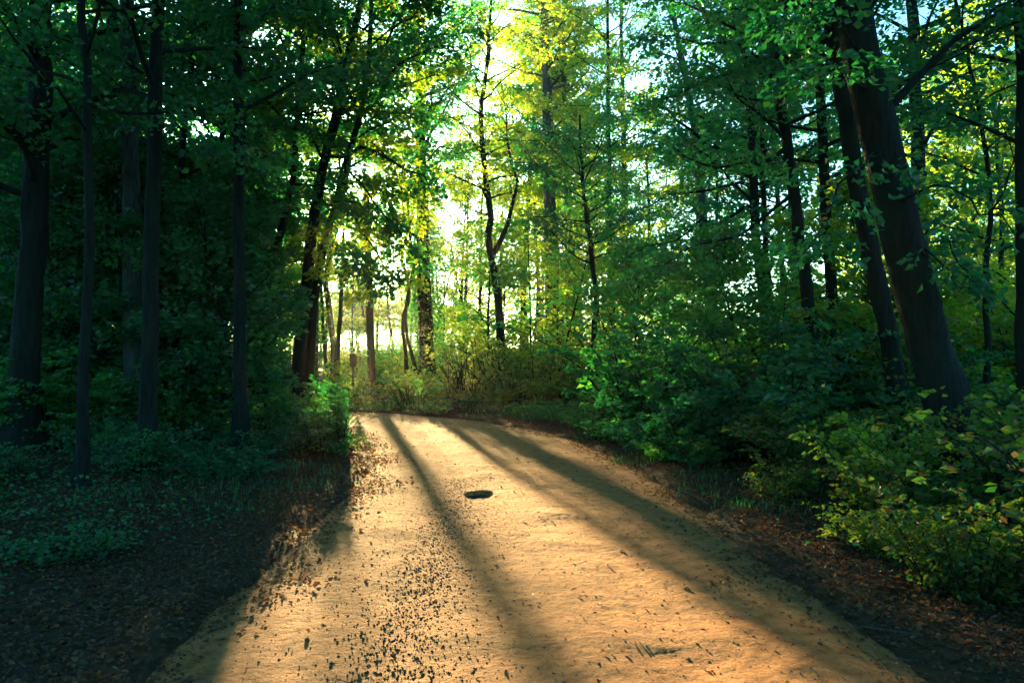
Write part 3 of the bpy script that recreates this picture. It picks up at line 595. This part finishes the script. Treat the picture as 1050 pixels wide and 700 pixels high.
def stones(name,n,fx,fy,rmin,rmax,mt,label,cat,seed,flat=.6,p=2.2):
    rng=np.random.default_rng(seed); x=fx(rng,n); y=fy(rng,n); k=road_dist(x,y)<2.0; x=x[k];y=y[k];n=len(x)
    r=rmin+(rmax-rmin)*rng.random(n)**p; z=surf(x,y)+r*flat*.35
    base=np.array([[1,0,0],[.3,.95,0],[-.8,.6,0],[-.8,-.6,0],[.3,-.95,0],[.1,.05,.8],[0,0,-.7]])
    tri=np.array([[0,1,5],[1,2,5],[2,3,5],[3,4,5],[4,0,5]])
    V=base[None]*(.7+.6*rng.random((n,7,1)))*r[:,None,None]; V[:,:,2]*=flat; a=rng.random(n)*6.28; c,s=np.cos(a)[:,None],np.sin(a)[:,None]
    V=np.stack([V[:,:,0]*c-V[:,:,1]*s,V[:,:,0]*s+V[:,:,1]*c,V[:,:,2]],-1)+np.stack([x,y,z],-1)[:,None,:]
    V[:,:5,2]-=(r*.4)[:,None]
    Fq=(np.arange(n)*7)[:,None,None]+tri[None]
    o=mk(name,V.reshape(-1,3),Fq.reshape(-1,3),mt); kind(o,'stuff',label,cat); return o
stones('dirt_clods',20000,lambda r,n:-.60+r.normal(0,.15,n)*np.where(r.random(n)<.8,1,2.2),uy(2.5,10.5,1.4),.0015,.0135,CLOD,'dark crumbs of soil and leaf scraps down the left wheel track','clods',8,flat=.45,p=4)
stones('gravel',22000,lambda r,n:r.uniform(-2,2,n),uy(2.5,16,1.4),.0015,.011,CLOD,'small dark grit and pebbles strewn over the dirt road','gravel',9,p=5,flat=.5)
# sticks and grass on the verges
r2=np.random.default_rng(31); n=900; x=r2.uniform(-8,8,n); y=2.3+20*r2.random(n)**1.3; k=(road_dist(x,y)>1.7); x=x[k];y=y[k];n=len(x)
a=r2.random(n)*6.28; Ls=.06+.34*r2.random(n)**2; p0=np.stack([x,y,surf(x,y)+.012],-1); x1=x+np.cos(a)*Ls;y1=y+np.sin(a)*Ls; p1=np.stack([x1,y1,surf(x1,y1)+.012+r2.random(n)*.03],-1)
V,Fq=prisms(p0,p1,.0025+.005*r2.random(n),.002); o=mk('fallen_twigs',V,Fq,BG); kind(o,'stuff','thin fallen twigs lying in the leaf litter','twigs')
def blades(name,cx,cy,cr,nb,h,mt,label,seed):
    r=np.random.default_rng(seed); i=r.integers(len(cx),size=nb); x=cx[i]+r.normal(0,cr,nb); y=cy[i]+r.normal(0,cr,nb); z=surf(x,y); a=r.random(nb)*6.28; hh=h*(.4+.9*r.random(nb)); w_=.0025+.003*r.random(nb)
    b=np.stack([x,y,z],-1); d=np.stack([np.cos(a),np.sin(a),0*a],-1); sd=np.stack([-np.sin(a),np.cos(a),0*a],-1)*w_[:,None]; up=np.array([0,0,1.])
    m=b+d*hh[:,None]*.2+up*hh[:,None]*.6; t=b+d*hh[:,None]*.65+up*hh[:,None]*.85
    V=np.stack([b-sd,b+sd,m+sd*.8,m-sd*.8,t],1).reshape(-1,3); q=np.arange(nb)[:,None]*5
    Fq=np.vstack([q+np.array([[0,1,2,3]]),q+np.array([[3,2,4,4]])])
    F3=np.vstack([q+np.array([[0,1,2]]),q+np.array([[0,2,3]]),q+np.array([[3,2,4]])])
    o=mk(name,V,F3,mt); kind(o,'stuff',label,'grass')
cx=r2.uniform(-9,9,900); cy2=r2.uniform(8,26,900); dd=road_dist(cx,cy2); k=(dd>2.0)&(dd<4.2)&(r2.random(900)<.8); 
blades('grass',cx[k],cy2[k],.2,7000,.11,LD,'sparse tufts of thin grass at the edges of the dirt road',5)
# ------------------------------------------------------------------ haze
hz,N,L=mat('haze_air'); out=N.new('ShaderNodeOutputMaterial'); pv=N.new('ShaderNodeVolumePrincipled'); pv.inputs['Density'].default_value=.0003; pv.inputs['Anisotropy'].default_value=.72; pv.inputs['Color'].default_value=(.95,.92,.82,1); L.new(pv.outputs[0],out.inputs['Volume'])
bb=Bag(); bb.add(*box(-178,178,-128,198,-2.2,34)); h=bb.build('haze',hz); kind(h,'stuff','thin pale sunlit haze hanging in the wood','haze')
print('leaves',NL[0],'objects',len(bpy.data.objects))
